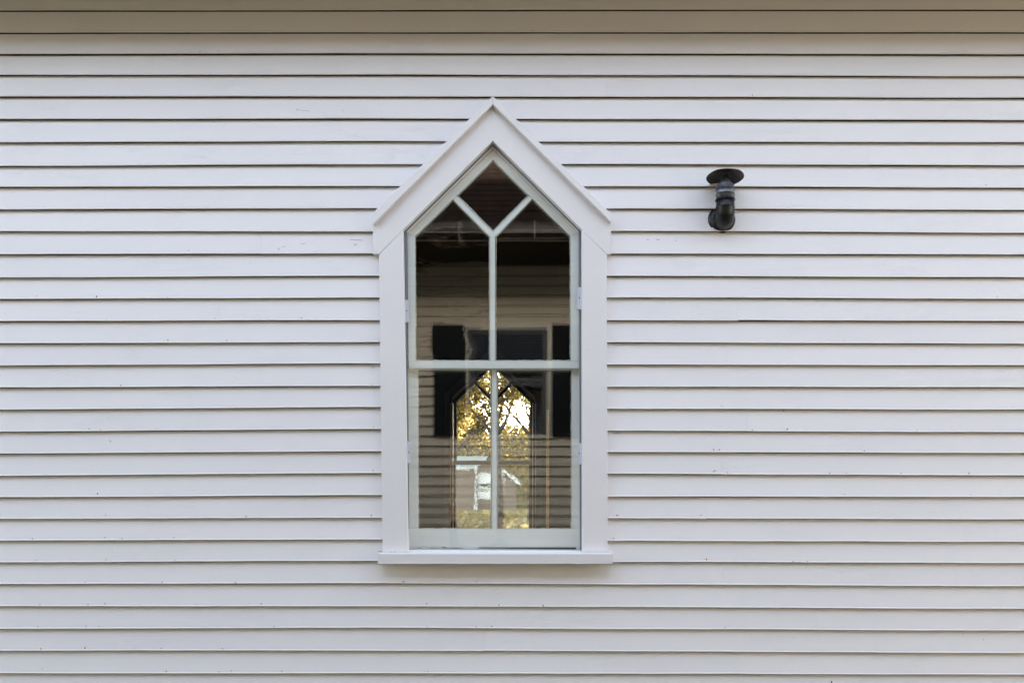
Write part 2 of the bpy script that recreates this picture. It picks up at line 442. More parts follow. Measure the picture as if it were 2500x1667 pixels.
# nail heads bleeding rust, where the photograph shows them (px, py, size)
NAILS = [(236,724,4.2),(90,723,2),(409,724,1.5),(525,776,1.8),(260,780,1.8),(410,830,3),(554,831,2.4),(295,941,3.2),(218,1046,2.5),(246,1048,2.5),
(383,1047,1.8),(238,1204,3),(258,1256,2),(601,1260,3.6),(79,1313,2.6),(256,1311,2.2),(299,1314,2.6),(425,1311,2),(88,1367,1.8),(259,1365,2),(427,1367,2),
(208,1420,1.8),(396,1420,2.8),(576,1421,2.6),(98,1475,2.6),(215,1474,2.8),(256,1472,2.6),(480,1474,1.8),(638,1473,2.6),(92,1528,2.4),(210,1527,2.8),(241,1528,1.8),
(670,1528,2.2),(100,1582,3),(207,1580,3.4),(394,1581,2.6),(543,1582,2.8),(103,1631,2),(406,1637,3),(535,1638,2.4),(565,1636,2.2),(688,1637,2.2),
(985,1419,3.8),(1164,1419,1.8),(1042,1472,2.6),(1162,1476,2),(1218,1476,3),(1326,1477,3),(1043,1528,2),(1163,1529,2.8),(1201,1527,2.8),(1045,1637,2),(1061,1652,1.8),
(907,1257,3),(911,1148,2.6),(1498,1313,2.8),(1508,1257,2.6),(1725,1364,4),(1506,1257,2.4),(1820,779,2),(1813,724,1.6),(1756,1097,3),(1742,1097,3),(1746,1148,3),(2110,1100,2.6),
(1922,1047,4),(1742,1150,2.8),(2025,1154,3.4),(2066,1154,2.2),(2200,1154,2.6),(2366,1154,3.6),(1776,1153,2.2),(1762,991,2),(2370,1207,2),(1836,1049,2.4),(2238,1050,2.2),(1936,1369,2.4),(1971,1369,2.8),(1770,1531,2.4),
(461,611,2),(680,608,2.2),(866,597,2.6),(736,776,2.6),(2407,451,2.2),(2434,724,2),(1837,233,2.4),(2060,830,1.8),(1711,1257,2.4),(2062,1206,2),(2352,1549,1.8),(2403,1560,1.8),(912,1042,2),(909,939,2)]
bm = bmesh.new()
for (px, py, s) in NAILS:
    zz = P(0, py, YB)[1]; xx = P(px, 0, YB)[0]
    i = 0
    while i < len(LINES)-1 and line_z(i, xx) > zz: i += 1
    b = line_z(i, xx); t = line_z(i-1, xx)+.018
    f = (zz-b-.0075)/(t-b-.0075); yf = YB+(-.0045-YB)*f if f > 0 else YB-.0022
    r = s*.5/540*1.15
    k = 7; a0 = random.random()
    ring = [bm.verts.new((xx+r*random.uniform(.7, 1.15)*math.cos(a0+2*math.pi*q/k), yf-.0006, zz-r*.3+r*random.uniform(.8, 1.5)*math.sin(a0+2*math.pi*q/k))) for q in range(k)]
    c = bm.verts.new((xx, yf-.0018, zz))
    for q in range(k): bm.faces.new((ring[q], ring[(q+1) % k], c))
nl = finish(bm, 'nail_head', M['rust'], wall); nl['kind'] = 'stuff'

# dark chips and scratches in the paint
bm = bmesh.new()
for (xa, ya, xb, yb, w) in ((855, 585.5, 868, 586, 1.1), (868, 586, 886, 587, 1.3), (868, 595, 871, 599, 2.2), (679, 605, 682, 609, 2), (688, 603.5, 698, 601.5, .9),
        (735, 596.5, 747, 594, .9), (610, 641, 612, 643, 1.6), (723, 267, 728, 270, 1.6), (728, 269, 756, 272, .7), (835, 270, 838, 271, 1.2), (702, 236, 712, 236.5, 2), (1578, 585, 1584, 585.2, 1.1),
        (1602, 584.6, 1610, 585.4, 1.5), (1648, 587, 1651, 588, 1.6), (1911, 1002, 1915, 1004, 2.6), (2426, 188, 2448, 187, 1), (268, 1075, 271, 1078, 3.2), (2420, 784.5, 2438, 785, 1.4),
        (1300, 74, 1303, 76, 1.6), (487, 127, 490, 128, 1.6), (533, 125, 536, 126, 1.4), (1836, 232, 1839, 234, 2), (906, 896, 914, 898, 1.4)):
    xm, zm = P((xa+xb)/2, (ya+yb)/2, YB)
    i = 0
    while i < len(LINES)-1 and line_z(i, xm) > zm: i += 1
    b = line_z(i, xm); t = line_z(i-1, xm)+.018
    f = max(0, (zm-b-.0075)/(t-b-.0075)); yf = YB+(-.0045-YB)*f-.0008
    A = P(xa, ya, yf); B = P(xb, yb, yf); h = w*.5/540
    bm.faces.new([bm.verts.new(q) for q in ((A[0], yf, A[1]-h*.4), (B[0], yf, B[1]-h), (B[0], yf, B[1]+h*.5), (A[0], yf, A[1]+h))])
ch = finish(bm, 'paint_chip', M['chip'], wall); ch['kind'] = 'stuff'

# foundation, soffit, fascia, roof, other walls, floor, ceiling
box('foundation', (-XW-.02, -.02, -.4), (XW+.02, YF+.02, .40), M['stone'], church)
OV = .42
box('soffit', (-XW-.3, -OV, ZS), (XW+.3, -.0005, ZS+.02), M['soffit'], church)
box('fascia', (-XW-.3, -OV-.025, ZS-.002), (XW+.3, -OV-.001, ZS+.16), M['trim'], church)
ym = YF/2; RZ = 6.9
def slab(name, pts, mat, parent):
    bm = bmesh.new()
    a = [bm.verts.new(p) for p in pts]
    b = [bm.verts.new((p[0], p[1], p[2]+.06)) for p in pts]
    bm.faces.new(a); bm.faces.new(b[::-1])
    for i in range(4): bm.faces.new((a[i], b[i], b[(i+1) % 4], a[(i+1) % 4]))
    return finish(bm, name, mat, parent)
roof = slab('roof', [(-XW-.3, -OV-.05, ZS+.15), (XW+.3, -OV-.05, ZS+.15), (XW+.3, ym, RZ), (-XW-.3, ym, RZ)], M['churchroof'], church)
slab('roof', [(-XW-.3, YF+OV+.05, ZS+.15), (XW+.3, YF+OV+.05, ZS+.15), (XW+.3, ym+.001, RZ), (-XW-.3, ym+.001, RZ)], M['churchroof'], church)
box('soffit', (-XW-.3, YF+.0005, ZS), (XW+.3, YF+OV, ZS+.02), M['soffit'], church)
for s in (-1, 1):
    xa, xb = (XW-.14, XW) if s > 0 else (-XW, -XW+.14)
    bm = bmesh.new()
    pr = [(.1405, .4), (YF-.1405, .4), (YF-.1405, ZS+.02), (YF+.0, ZS+.021), (ym, RZ-.02), (0, ZS+.021), (.1405, ZS+.02)]
    a = [bm.verts.new((xa, y, z)) for y, z in pr]; b = [bm.verts.new((xb, y, z)) for y, z in pr]
    bm.faces.new(a); bm.faces.new(b[::-1])
    for q in range(len(pr)): bm.faces.new((a[q], b[q], b[(q+1) % len(pr)], a[(q+1) % len(pr)]))
    finish(bm, 'end_wall', M['white'], church)
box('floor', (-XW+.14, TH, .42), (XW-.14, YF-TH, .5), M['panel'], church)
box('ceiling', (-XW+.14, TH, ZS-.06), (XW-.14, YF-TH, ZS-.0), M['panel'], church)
far = lining.copy(); far.data = lining.data; col.objects.link(far); far.location = (0, YF-TH-.101, 0); far.name = 'interior_lining'
fw = wall.copy(); col.objects.link(fw); fw.location = (0, YF-.1, 0); fw.name = 'wall'
fw.data = wall.data.copy(); fw.data.materials.clear(); fw.data.materials.append(M['white'])

# ------------------------------------------------------------------ the pointed window
YC = -.034
def build_window():
    """returns the jamb (the part) with its sub-parts as children, in the front wall's coordinates"""
    bm = bmesh.new()
    o = [(983, 559), (1203, 341), (1422, 559), (1424, 1350), (983, 1350)]
    n_ = [(989, 562), (1203, 352), (1415.5, 562), (1417.5, 1345), (994, 1345)]
    po = [P(x, y, -.02) for x, y in o]; pn = [P(x, y, -.02) for x, y in n_]
    for k in (0, 1, 2, 4):
        j = (k+1) % 5
        add_prism(bm, [po[k], po[j], pn[j], pn[k]], .014, .136)
    w = finish(bm, 'pointed_window', M['trim'], church, .001)
    W = w
    # flat casing: side boards, head boards (mitred), with the ears
    pprism('side_casing', [(925.5, 621.5), (984.5, 561), (997, 1346.5), (934, 1346.5)], YC, -.0005, M['trim'], W, .0007)
    pprism('side_casing', [(1420.5, 561), (1481, 621.5), (1484, 1346.5), (1421.5, 1346.5)], YC, -.0005, M['trim'], W, .0007)
    pprism('head_casing', [(910.5, 547), (1203.1, 250), (1203.1, 344.5), (985, 560), (925.5, 620), (910.5, 620)], YC, -.0005, M['trim'], W, .0007)
    pprism('head_casing', [(1203.1, 250), (1491.5, 543), (1491.5, 620.5), (1481, 620.5), (1420, 560), (1203.1, 344.5)], YC, -.0005, M['trim'], W, .0007)
    # drip moulding along the gable
    pprism('drip_moulding', [(911, 548), (909, 527), (918.5, 512), (1202.9, 235), (1202.9, 256)], -.060, -.0008, M['trim'], W, .002)
    pprism('drip_moulding', [(1203.3, 235), (1481, 511), (1493, 521), (1491.5, 543), (1203.3, 256)], -.060, -.0008, M['trim'], W, .002)
    # sill
    bm = bmesh.new()
    a, b = P(922.5, 1352, -.082), P(1496.5, 1375.5, -.082)
    prof = [(-.082, a[1]), (-.082, b[1]), (-.002, b[1]+.004), (.10, b[1]+.004), (.10, a[1]+.020), (-.02, a[1]+.010), (-.076, a[1]+.006)]
    n = 26
    rings = []
    for k in range(n+1):
        X = a[0]+(b[0]-a[0])*k/n; j = .0012*noise.noise(Vector((X*14, 5, 1)))
        if abs(X) > .43: rings.append([bm.verts.new((X, min(y, -.003), z+(j if z < b[1]+.003 else 0))) for y, z in prof])
        else: rings.append([bm.verts.new((X, y, z+(j if z < b[1]+.003 else 0))) for y, z in prof])
    for r0, r1 in zip(rings, rings[1:]):
        for q in range(7): bm.faces.new((r0[q], r0[(q+1) % 7], r1[(q+1) % 7], r1[q]))
    bm.faces.new(rings[0]); bm.faces.new(rings[-1][::-1])
    finish(bm, 'window_sill', M['sill'], W)
    pprism('sill_strip', [(996, 1341.5), (1419, 1342.5), (1419, 1348.5), (996, 1348.5)], -.004, .02, M['sash'], W, .001)
    # dark inside casing ring
    oo = [(955, 545), (1203, 297), (1451, 545), (1455, 1345), (955, 1345)]; ni = [(990, 562), (1203, 353), (1414.5, 562), (1416.5, 1344), (995, 1344)]
    bm = bmesh.new(); p1_ = [P(x, y, 0) for x, y in oo]; p2_ = [P(x, y, 0) for x, y in ni]
    for k in (0, 1, 2, 4):
        j = (k+1) % 5; add_prism(bm, [p1_[k], p1_[j], p2_[j], p2_[k]], .1405, .156)
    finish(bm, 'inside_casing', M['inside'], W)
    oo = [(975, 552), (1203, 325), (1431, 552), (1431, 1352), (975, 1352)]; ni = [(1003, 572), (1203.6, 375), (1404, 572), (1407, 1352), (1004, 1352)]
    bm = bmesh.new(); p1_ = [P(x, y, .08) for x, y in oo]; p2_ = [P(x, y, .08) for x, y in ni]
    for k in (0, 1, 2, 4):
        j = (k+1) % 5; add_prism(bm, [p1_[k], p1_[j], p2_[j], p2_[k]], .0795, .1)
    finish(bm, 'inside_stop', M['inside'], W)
    # upper sash
    y0, y1 = .014, .046
    S = M['sash']
    pprism('sash_stile', [(994, 569.6), (1013, 577), (1014.5, 881), (997, 881)], y0, y1, S, W)
    pprism('sash_stile', [(1413, 569.6), (1416, 881), (1393.5, 881), (1393, 577)], y0, y1, S, W)
    pprism('sash_rake', [(994, 569.6), (1203.6, 365), (1203.6, 391), (1013, 577)], y0-.0006, y1, S, W)
    pprism('sash_rake', [(1203.6, 365), (1413, 569.6), (1393, 577), (1203.6, 391)], y0-.0006, y1, S, W)
    pprism('meeting_rail', [(997, 881.5), (1416, 881.5), (1417, 899.5), (997.5, 899.5)], y0-.001, y1+.02, S, W, .002)
    pprism('muntin', [(1196, 579), (1209, 579), (1209.5, 881.5), (1196, 881.5)], y0+.003, y1-.005, S, W, .0032)
    pprism('muntin', [(1114, 476), (1203.6, 566), (1203, 580), (1196, 579), (1104, 487)], y0+.0035, y1-.005, S, W, .0028)
    pprism('muntin', [(1292.6, 476), (1301, 485), (1210, 579), (1203, 580), (1203.6, 566)], y0+.0035, y1-.005, S, W, .0028)
    # lower sash, one track further in
    v0, v1 = .044, .078
    pprism('sash_stile', [(996, 899), (1020, 899), (1021, 1291), (999, 1291)], v0, v1, S, W)
    pprism('sash_stile', [(1419, 899), (1396, 899), (1396, 1291), (1419, 1291)], v0, v1, S, W)
    pprism('bottom_rail', [(997, 1291), (1419, 1291), (1419, 1346), (997, 1346)], v0-.001, v1, S, W, .002)
    pprism('muntin', [(1200, 899), (1213.5, 899), (1213.8, 1291.5), (1200.5, 1291.5)], v0+.003, v1-.005, S, W, .0032)
    # inner stop mouldings along the rakes
    pprism('stop_moulding', [(989, 566), (1203.2, 352.5), (1203.2, 363), (995, 568)], .004, .0135, M['trim'], W, .001)
    pprism('stop_moulding', [(1203.6, 352.5), (1416, 566), (1412, 568), (1203.6, 363)], .004, .0135, M['trim'], W, .001)
    # old putty around the panes
    def putty(poly, y, yb, w=2.6, inset_mat=M['putty']):
        bm = bmesh.new(); n = len(poly)
        cx = sum(p[0] for p in poly)/n; cy = sum(p[1] for p in poly)/n
        for k in range(n):
            A, B = poly[k], poly[(k+1) % n]
            dx, dy = B[0]-A[0], B[1]-A[1]; L_ = math.hypot(dx, dy)
            nx, ny = -dy/L_, dx/L_
            if (cx-A[0])*nx+(cy-A[1])*ny < 0: nx, ny = -nx, -ny
            m = max(3, int(L_/7)); prev = None
            for q in range(m+1):
                t = q/m; x = A[0]+dx*t; yy = A[1]+dy*t
                ww = w*(.75+.7*abs(noise.noise(Vector((x*.09, yy*.09, k)))) + random.uniform(-.15, .25))
                p0 = P(x, yy, y); p1 = P(x+nx*ww, yy+ny*ww, yb)
                cur = (bm.verts.new((p0[0], y, p0[1])), bm.verts.new((p1[0], yb, p1[1])))
                if prev: bm.faces.new((prev[0], prev[1], cur[1], cur[0]))
                prev = cur
        finish(bm, 'putty', inset_mat, W)
    PL = [(1013, 577), (1104, 487), (1196, 579), (1196, 881.5), (1014.5, 881.5)]
    PR = [(1393, 577), (1301, 485), (1210, 579), (1209.5, 881.5), (1393.5, 881.5)]
    PD = [(1203.6, 391), (1292.6, 476), (1203.6, 566), (1114, 476)]
    QL = [(1020, 899.5), (1200, 899.5), (1200.5, 1291), (1021, 1291)]
    QR = [(1213.5, 899.5), (1396, 899.5), (1396, 1291), (1213.8, 1291)]
    def pane(poly, y, mat, rx=0, rz=0, grow=3):
        n = len(poly); cx = sum(p[0] for p in poly)/n; cy = sum(p[1] for p in poly)/n
        w_ = []
        for (x, yy) in poly:
            l = math.hypot(x-cx, yy-cy); q = P(x+(x-cx)/l*grow, yy+(yy-cy)/l*grow, y); w_.append(q)
        c = P(cx, cy, y)
        bm = bmesh.new()
        vs_ = [bm.verts.new((p[0]-c[0], 0, p[1]-c[1])) for p in w_]
        bm.faces.new(vs_)
        o = finish(bm, 'glass_pane', mat, W)
        o.location = (c[0], y, c[1]); o.rotation_euler = (R(rx), 0, R(rz))
        return o
    yg, yh = .030, .060
    for poly, y, yb in ((PL, y0+.002, yg-.001), (PR, y0+.002, yg-.001), (PD, y0+.002, yg-.001), (QL, v0+.002, yh-.001), (QR, v0+.002, yh-.001)):
        putty(poly, y, yb)
    panes = [pane(PL, yg, M['glass_wavy'], .10), pane(PR, yg, M['glass_mild'], .17, .03), pane(PD, yg, M['glass_mild'], -.1),
             pane(QL, yh, M['glass_low'], .13, -.06), pane(QR, yh, M['glass_low'], .1, .08)]
    return W, pane

window, pane = build_window()
W = window
inner = list(window.children)
fdata = window.data.copy(); fdata.materials.clear(); fdata.materials.append(M['inside'])
# the same window in the far wall, turned to face the other way
fwin = window.copy(); col.objects.link(fwin); fwin.name = 'pointed_window'; fwin.data = fdata
fwin.rotation_euler = (0, 0, math.pi); fwin.location = (P(1203, 0)[0]*2, YF, 0)
for ch in inner:
    c = ch.copy(); col.objects.link(c); c.parent = fwin
    if c.name.startswith('glass_pane'):
        c.rotation_euler = (0, 0, 0)
        c.data = ch.data.copy(); c.data.materials.clear(); c.data.materials.append(M['glass_ripple'] if ch.location.z < 2.2 else M['glass_ripple_mild'])
    elif c.name.split('.')[0] in ('sash_stile', 'sash_rake', 'meeting_rail', 'muntin', 'bottom_rail'):
        c.data = ch.data.copy(); c.data.materials.clear(); c.data.materials.append(M['inside'])  # far sash coloured dark so it reads as a silhouette
# storm window: one big sheet in a thin metal edge, held by four clips (front only)
bm = bmesh.new()
o = [(987.5, 561), (1203, 349), (1417, 561), (1419.5, 1343), (993.5, 1343)]
n_ = [(993, 564), (1203, 356.5), (1412.5, 564), (1416, 1340.5), (997, 1340.5)]
po = [P(x, y, 0) for x, y in o]; pn = [P(x, y, 0) for x, y in n_]
for k in range(5):
    j = (k+1) % 5
    add_prism(bm, [po[k], po[j], pn[j], pn[k]], .000, .010)
finish(bm, 'storm_frame', M['storm_edge'], W, .0008)
pane([(990, 562), (1203, 352), (1415, 562), (1418, 1342), (995, 1342)], .005, M['glass_storm'], 0, 0, 0).name = 'storm_pane'
for (x, ya, yb, s) in ((985.5, 731, 787, 1), (1421.5, 700, 755, -1), (990.5, 1076, 1131, 1), (1422.5, 1080, 1133, -1)):
    bm = bmesh.new()
    a = P(x, ya, -.03); b = P(x+5*s, yb, -.03); c = P(x+13*s, yb, -.006); a2 = P(x+4*s, ya+2, -.006)
    add_box(bm, (min(a[0], b[0]), -.026, b[1]), (max(a[0], b[0]), -.004, a[1]))
    add_box(bm, (min(a2[0], c[0]), -.010, c[1]), (max(a2[0], c[0]), -.0012, a2[1]))
    finish(bm, 'storm_clip', M['alu'], W, .0008)
    bm = bmesh.new(); s0 = P(x+7*s, (ya+yb)/2, -.01)
    add_tube(bm, [(s0[0], -.0125, s0[1]), (s0[0], -.009, s0[1])], [.0028, .003], 8)
    finish(bm, 'clip_screw', M['screw'], W)
# black caulk gaps where casing meets sill
bm = bmesh.new()
for (xa, xb, yy) in ((925, 934, 1346), (950, 958, 1347.4), (961, 967, 1347.4), (1445, 1449, 1350), (1452, 1455, 1350), (1475, 1480, 1350), (1488, 1492, 1349)):
    a = P(xa, yy-.8, -.035); b = P(xb, yy+.9, -.035)
    add_box(bm, (a[0], -.0353, b[1]), (b[0], -.030, a[1]))
finish(bm, 'paint_gap', M['screw'], W)
# dark crack under the lower rail, wider to the right
bm = bmesh.new()
for k in range(40):
    xa = 1010+k*9.9; t = k/40
    if t < .45 and random.random() < .55: continue
    h = 1.1+3.4*max(0, t-.35)/.65
    a = P(xa, 1335.6+ (0 if t > .4 else random.uniform(-.5, 2)), .04); b = P(xa+9.9, 1335.6+h, .04)
    add_box(bm, (a[0], .0385, b[1]), (b[0], .0432, a[1]))
finish(bm, 'rail_gap', M['screw'], W)
# varnished inside casing of the far window
bm = bmesh.new()
def Q(px, py, y): return P(px, py, y)
yy = YF-TH-.012
for (xa, xb) in ((1299.6, 1301.6), (1306.8, 1308.6), (1105, 1106.6), (1099, 1100.6)):
    a = Q(xa, 985, yy); b = Q(xb, 1500, yy)
    add_box(bm, (a[0], yy-.012, b[1]), (b[0], yy+.0115, a[1]))
finish(bm, 'inside_casing_bead', M['varnish'], fwin)
ob = bpy.data.objects['inside_casing_bead']; ob.parent = church

# ------------------------------------------------------------------ vent pipe on the wall
AX = 1.025; yv = -.085
vent = thing('stove_vent_pipe', 'black stovepipe elbow with a conical rain cap sticking out of the clapboards', 'vent pipe', (1.03, 0, EYE+1.49))
def v(o): return keep(o, vent)
ze = EYE+1.49
r0 = .0405
rb_ = .042; zh = ze-.010; yb0 = -.043
pts = [(1.030, .01, zh), (1.030, yb0, zh)]
rad = [r0, r0]
for k in range(1, 10):
    a = R(10*k)
    pts.append((1.030-.005*k/9, yb0-rb_*math.sin(a), zh+rb_-rb_*math.cos(a))); rad.append(r0*(1.05 if k in (3, 6) else 1.0))
yv = pts[-1][1]
pts.append((AX, yv, ze+.064)); rad.append(r0*1.0)
v(tube('elbow', pts, rad, M['iron'], None, 28))
v(tube('rim_band', [(AX, yv, ze+.062), (AX, yv, ze+.063), (AX, yv, ze+.067), (AX, yv, ze+.068)], [r0, r0*1.08, r0*1.08, r0], M['iron'], None, 28))
v(tube('rim_band', [(AX, yv, zh+rb_-.003), (AX, yv, zh+rb_-.002), (AX, yv, zh+rb_+.002), (AX, yv, zh+rb_+.003)], [r0, r0*1.04, r0*1.04, r0], M['iron'], None, 28))
v(tube('pipe', [(AX, yv, ze+.066), (AX, yv, ze+.084), (AX, yv, ze+.0845), (AX, yv, ze+.089), (AX, yv, ze+.0895), (AX, yv, ze+.106), (AX, yv, ze+.1065), (AX, yv, ze+.111), (AX, yv, ze+.1115),
        (AX, yv, ze+.126), (AX, yv, ze+.145), (AX, yv, ze+.172)],
       [r0*.985, r0*.985, r0*1.03, r0*1.03, r0*.985, r0*.985, r0*1.03, r0*1.03, r0, r0, r0*.62, r0*.36], M['galv'], None, 28))
for zz_ in (.087, .109):
    v(tube('rim_band', [(AX, yv, ze+zz_-.0022), (AX, yv, ze+zz_-.0015), (AX, yv, ze+zz_+.0015), (AX, yv, ze+zz_+.0022)], [r0, r0*1.055, r0*1.055, r0], M['iron'], None, 28))
bm = bmesh.new()
zr = EYE+1.6555
segs = 44; rc = .0825
R1 = [bm.verts.new((AX+rc*math.cos(2*math.pi*k/segs), yv+rc*math.sin(2*math.pi*k/segs), zr+.0008*math.sin(5*2*math.pi*k/segs)-.002*math.cos(2*math.pi*k/segs)-.008*math.sin(2*math.pi*k/segs))) for k in range(segs)]
R2 = [bm.verts.new((AX+rc*.99*math.cos(2*math.pi*k/segs), yv+rc*.99*math.sin(2*math.pi*k/segs), zr+.002+.0008*math.sin(5*2*math.pi*k/segs)-.002*math.cos(2*math.pi*k/segs)-.008*math.sin(2*math.pi*k/segs))) for k in range(segs)]
t1 = bm.verts.new((AX, yv, zr+.028)); t2 = bm.verts.new((AX, yv, zr+.031))
for k in range(segs):
    j = (k+1) % segs
    bm.faces.new((R1[k], R1[j], t1)); bm.faces.new((R2[k], t2, R2[j])); bm.faces.new((R1[k], R2[k], R2[j], R1[j]))
v(finish(bm, 'rain_cap', M['iron'], None))
# collar ring against the wall
v(tube('wall_collar', [(1.030, -.004, ze), (1.030, -.019, ze), (1.030, -.0225, ze), (1.030, -.0225, ze)], [.0575, .0565, .052, r0*.8], M['iron'], None, 36))
v(tube('collar_flange', [(1.021, -.004, ze+.003), (1.021, -.0185, ze+.003)], [.0575, .0575], M['iron'], None, 36))

# weed at the foot of the wall
wd = thing('weed', 'tall dark dry weed whose tip just reaches the bottom edge of the view', 'plant', (P(2030, 0, -.12)[0], -.12, 0))
tx = P(2030, 0, -.12)[0]; tz = P(0, 1661, -.12)[1]
st = tube('stem', [(tx+.05, -.12, 0), (tx+.02, -.13, .4), (tx+.004, -.12, .75), (tx-.001, -.12, tz)], [.006, .005, .003, .0012], M['weed'], None, 8); keep(st, wd)
bm = bmesh.new()
for k in range(14):
    z = .1+k*.05; a = k*2.4; x0 = tx+.04*(1-z/.85)
    d = Vector((math.cos(a), math.sin(a)*.6, .35)); s = Vector((-math.sin(a), math.cos(a), 0))*.012
    o_ = Vector((x0, -.12, z)); Lf = .09*(1-.5*z)
    p = [o_, o_+d*Lf*.5+s, o_+d*Lf, o_+d*Lf*.5-s]
    bm.faces.new([bm.verts.new(q) for q in p])
z = tz
bm.faces.new([bm.verts.new(q) for q in ((tx-.003, -.121, tz-.03), (tx+.006, -.121, tz-.028), (tx+.001, -.121, tz+.003), (tx-.003, -.121, tz-.004))])
lv = finish(bm, 'leaves', M['weed'], None); keep(lv, wd); lv['kind'] = 'stuff'

# things inside the church
pole = thing('wooden_pole', 'slim orange varnished wooden pole standing inside behind the lower right pane', 'pole', (P(1337, 0, .32)[0], .32, .5))
pz = P(0, 1000, .32)[1]
keep(tube('shaft', [(P(1337, 0, .32)[0], .32, .5), (P(1337, 0, .32)[0], .32, pz)], [.0078, .007], M['varnish'], None, 10), pole)
keep(tube('foot', [(P(1337, 0, .32)[0], .32, .5), (P(1337, 0, .32)[0], .32, .53)], [.07, .02], M['varnish'], None, 16), pole)

# ------------------------------------------------------------------ neighbouring house behind the photographer
YN = -5.54
def H(px, py, y=YN):
    """a point seen mirrored in the storm pane: same line, path length unfolded at the glass (y = .005)"""
    k = (D + .01 - y)/2430.0
    return ((px-1206)*k, (1345-py)*k+EYE)
house = thing('neighbour_house', 'beige clapboard house with black shutters and brown shingle roof, mirrored in the window', 'house', (0, YN, 0))
def hk(o): return keep(o, house)
HX0, HX1 = -9.5, 9.5  # stretched beyond view to keep low skylight out of the alley
hwall = hk(box('wall', (HX0, YN-.2, 0.3), (HX1, YN-.012, EYE+3.05), M['beige']))
HZ = 4.33          # soffit height
pitch = 24.35*(D+.01-YN)/2430
zc = H(0, 700)[1]
k0 = int((zc-.35)/pitch)
wl_, wr_ = H(1137, 0)[0], H(1348, 0)[0]; wt_, wb_ = H(0, 795)[1], H(0, 1062)[1]
for k in range(-k0, 40):
    b = zc+k*pitch; t = b+pitch+.012
    if b > HZ-.02: break
    t = min(t, HZ)
    segs_ = [(HX0, HX1)]
    if b < wt_-.01 and t > wb_+.02: segs_ = [(HX0, wl_+.02), (wr_-.02, HX1)]
    for (a, c) in segs_:
        bm = bmesh.new()
        gk = (t-.012-.005-b)/(t-b)
        pr = [(YN-.012, b+.020), (YN+.026, b), (YN+.026, b+.004), (YN+.026-.027*gk, b+(t-b)*gk), (YN-.001, t), (YN-.012, t)]
        A = [bm.verts.new((a, y, z)) for y, z in pr]; B = [bm.verts.new((c, y, z)) for y, z in pr]
        bm.faces.new(A); bm.faces.new(B[::-1])
        for q in range(6):
            f_ = bm.faces.new((A[q], B[q], B[(q+1) % 6], A[(q+1) % 6]))
            if q in (0, 3): f_.material_index = 1  # shadow line painted on this siding too
        o = finish(bm, 'clapboard', [M['beige'], M['line_shade']], None); o.parent = hwall
hk(box('foundation', (HX0-.02, YN-.25, -.3), (HX1+.02, YN+.0, .34), M['stone']))
# eave
oh = .80
hk(box('soffit', (HX0-.2, YN-.0, HZ), (HX1+.2, YN+oh, HZ+.02), M['hsoffit']))
hk(box('fascia', (HX0-.2, YN+oh+.001, HZ-.01), (HX1+.2, YN+oh+.02, HZ+.13), M['gutter']))
bm = bmesh.new()
pr = [(oh+.021, .03), (oh+.06, .02), (oh+.10, .04), (oh+.11, .10), (oh+.125, .125), (oh+.118, .13), (oh+.10, .105), (oh+.085, .05), (oh+.03, .04), (oh+.021, .12)]
A = [bm.verts.new((HX0-.2, YN+y, HZ+z)) for y, z in pr]; B = [bm.verts.new((HX1+.2, YN+y, HZ+z)) for y, z in pr]
bm.faces.new(A); bm.faces.new(B[::-1])
for q in range(len(pr)): bm.faces.new((A[q], B[q], B[(q+1) % len(pr)], A[(q+1) % len(pr)]))
gut = hk(finish(bm, 'gutter', M['gutter'], None))
for px in (1128, 1297, 960, 1460):
    x = H(px, 0)[0]
    o = box('gutter_strap', (x-.004, YN+oh+.02, HZ-.01), (x+.004, YN+oh+.131, HZ+.14), M['bead']); o.parent = gut
o = tube('gutter_bead', [(HX0-.2, YN+oh+.122, HZ+.04), (HX1+.2, YN+oh+.122, HZ+.04)], .006, M['bead'], gut, 8)
o = tube('gutter_bead', [(HX0-.2, YN+oh+.03, HZ-.008), (HX1+.2, YN+oh+.03, HZ-.008)], .005, M['bead'], gut, 8)
# steep shingled roof face
pt = R(58); es = .150
rs = Vector((0, YN+oh+.06, HZ+.14)); up_ = Vector((0, -math.cos(pt), math.sin(pt))); nn = Vector((0, math.sin(pt), math.cos(pt)))
rf = hk(slab('roof', [(HX0-.2, rs.y, rs.z-.06), (HX1+.2, rs.y, rs.z-.06), (HX1+.2, rs.y-2.2*math.cos(pt), rs.z-.06+2.2*math.sin(pt)), (HX0-.2, rs.y-2.2*math.cos(pt), rs.z-.06+2.2*math.sin(pt))], M['shingle'], None))
hk(box('roof_top', (HX0-.2, YN-6, rs.z+2.2*math.sin(pt)-.1), (HX1+.2, rs.y-2.2*math.cos(pt)-.02, rs.z+2.2*math.sin(pt)), M['shingle']))
rb = bmesh.new()
def add_shingle(bm, x, w, row):
    lift = .010+random.uniform(-.002, .004)
    o_ = rs+up_*(row*es)
    j = random.uniform(-.006, .006)
    p = [o_+up_*j+nn*(lift+.012), o_+up_*(es+.03)+nn*.004, o_+up_*(es+.03)+nn*.002, o_+up_*j+nn*.002]
    A = [bm.verts.new((x+.006, q.y, q.z)) for q in p]; B = [bm.verts.new((x+w-.006, q.y, q.z)) for q in p]
    bm.faces.new(A); bm.faces.new(B[::-1])
    for q in range(4): bm.faces.new((A[q], B[q], B[(q+1) % 4], A[(q+1) % 4]))
for row in range(14):
    x = HX0-.2+random.uniform(0, .15)
    while x < HX1+.1:
        w = random.uniform(.13, .20)
        if -1.15 < x < 1.1 and row < 11:
            bm = bmesh.new(); add_shingle(bm, x, w, row)
            o = finish(bm, 'shingle', M['shingle'], None); o.parent = rf
        else: add_shingle(rb, x, w, row)
        x += w
o = finish(rb, 'shingles', M['shingle'], None); o['kind'] = 'stuff'; o.parent = rf
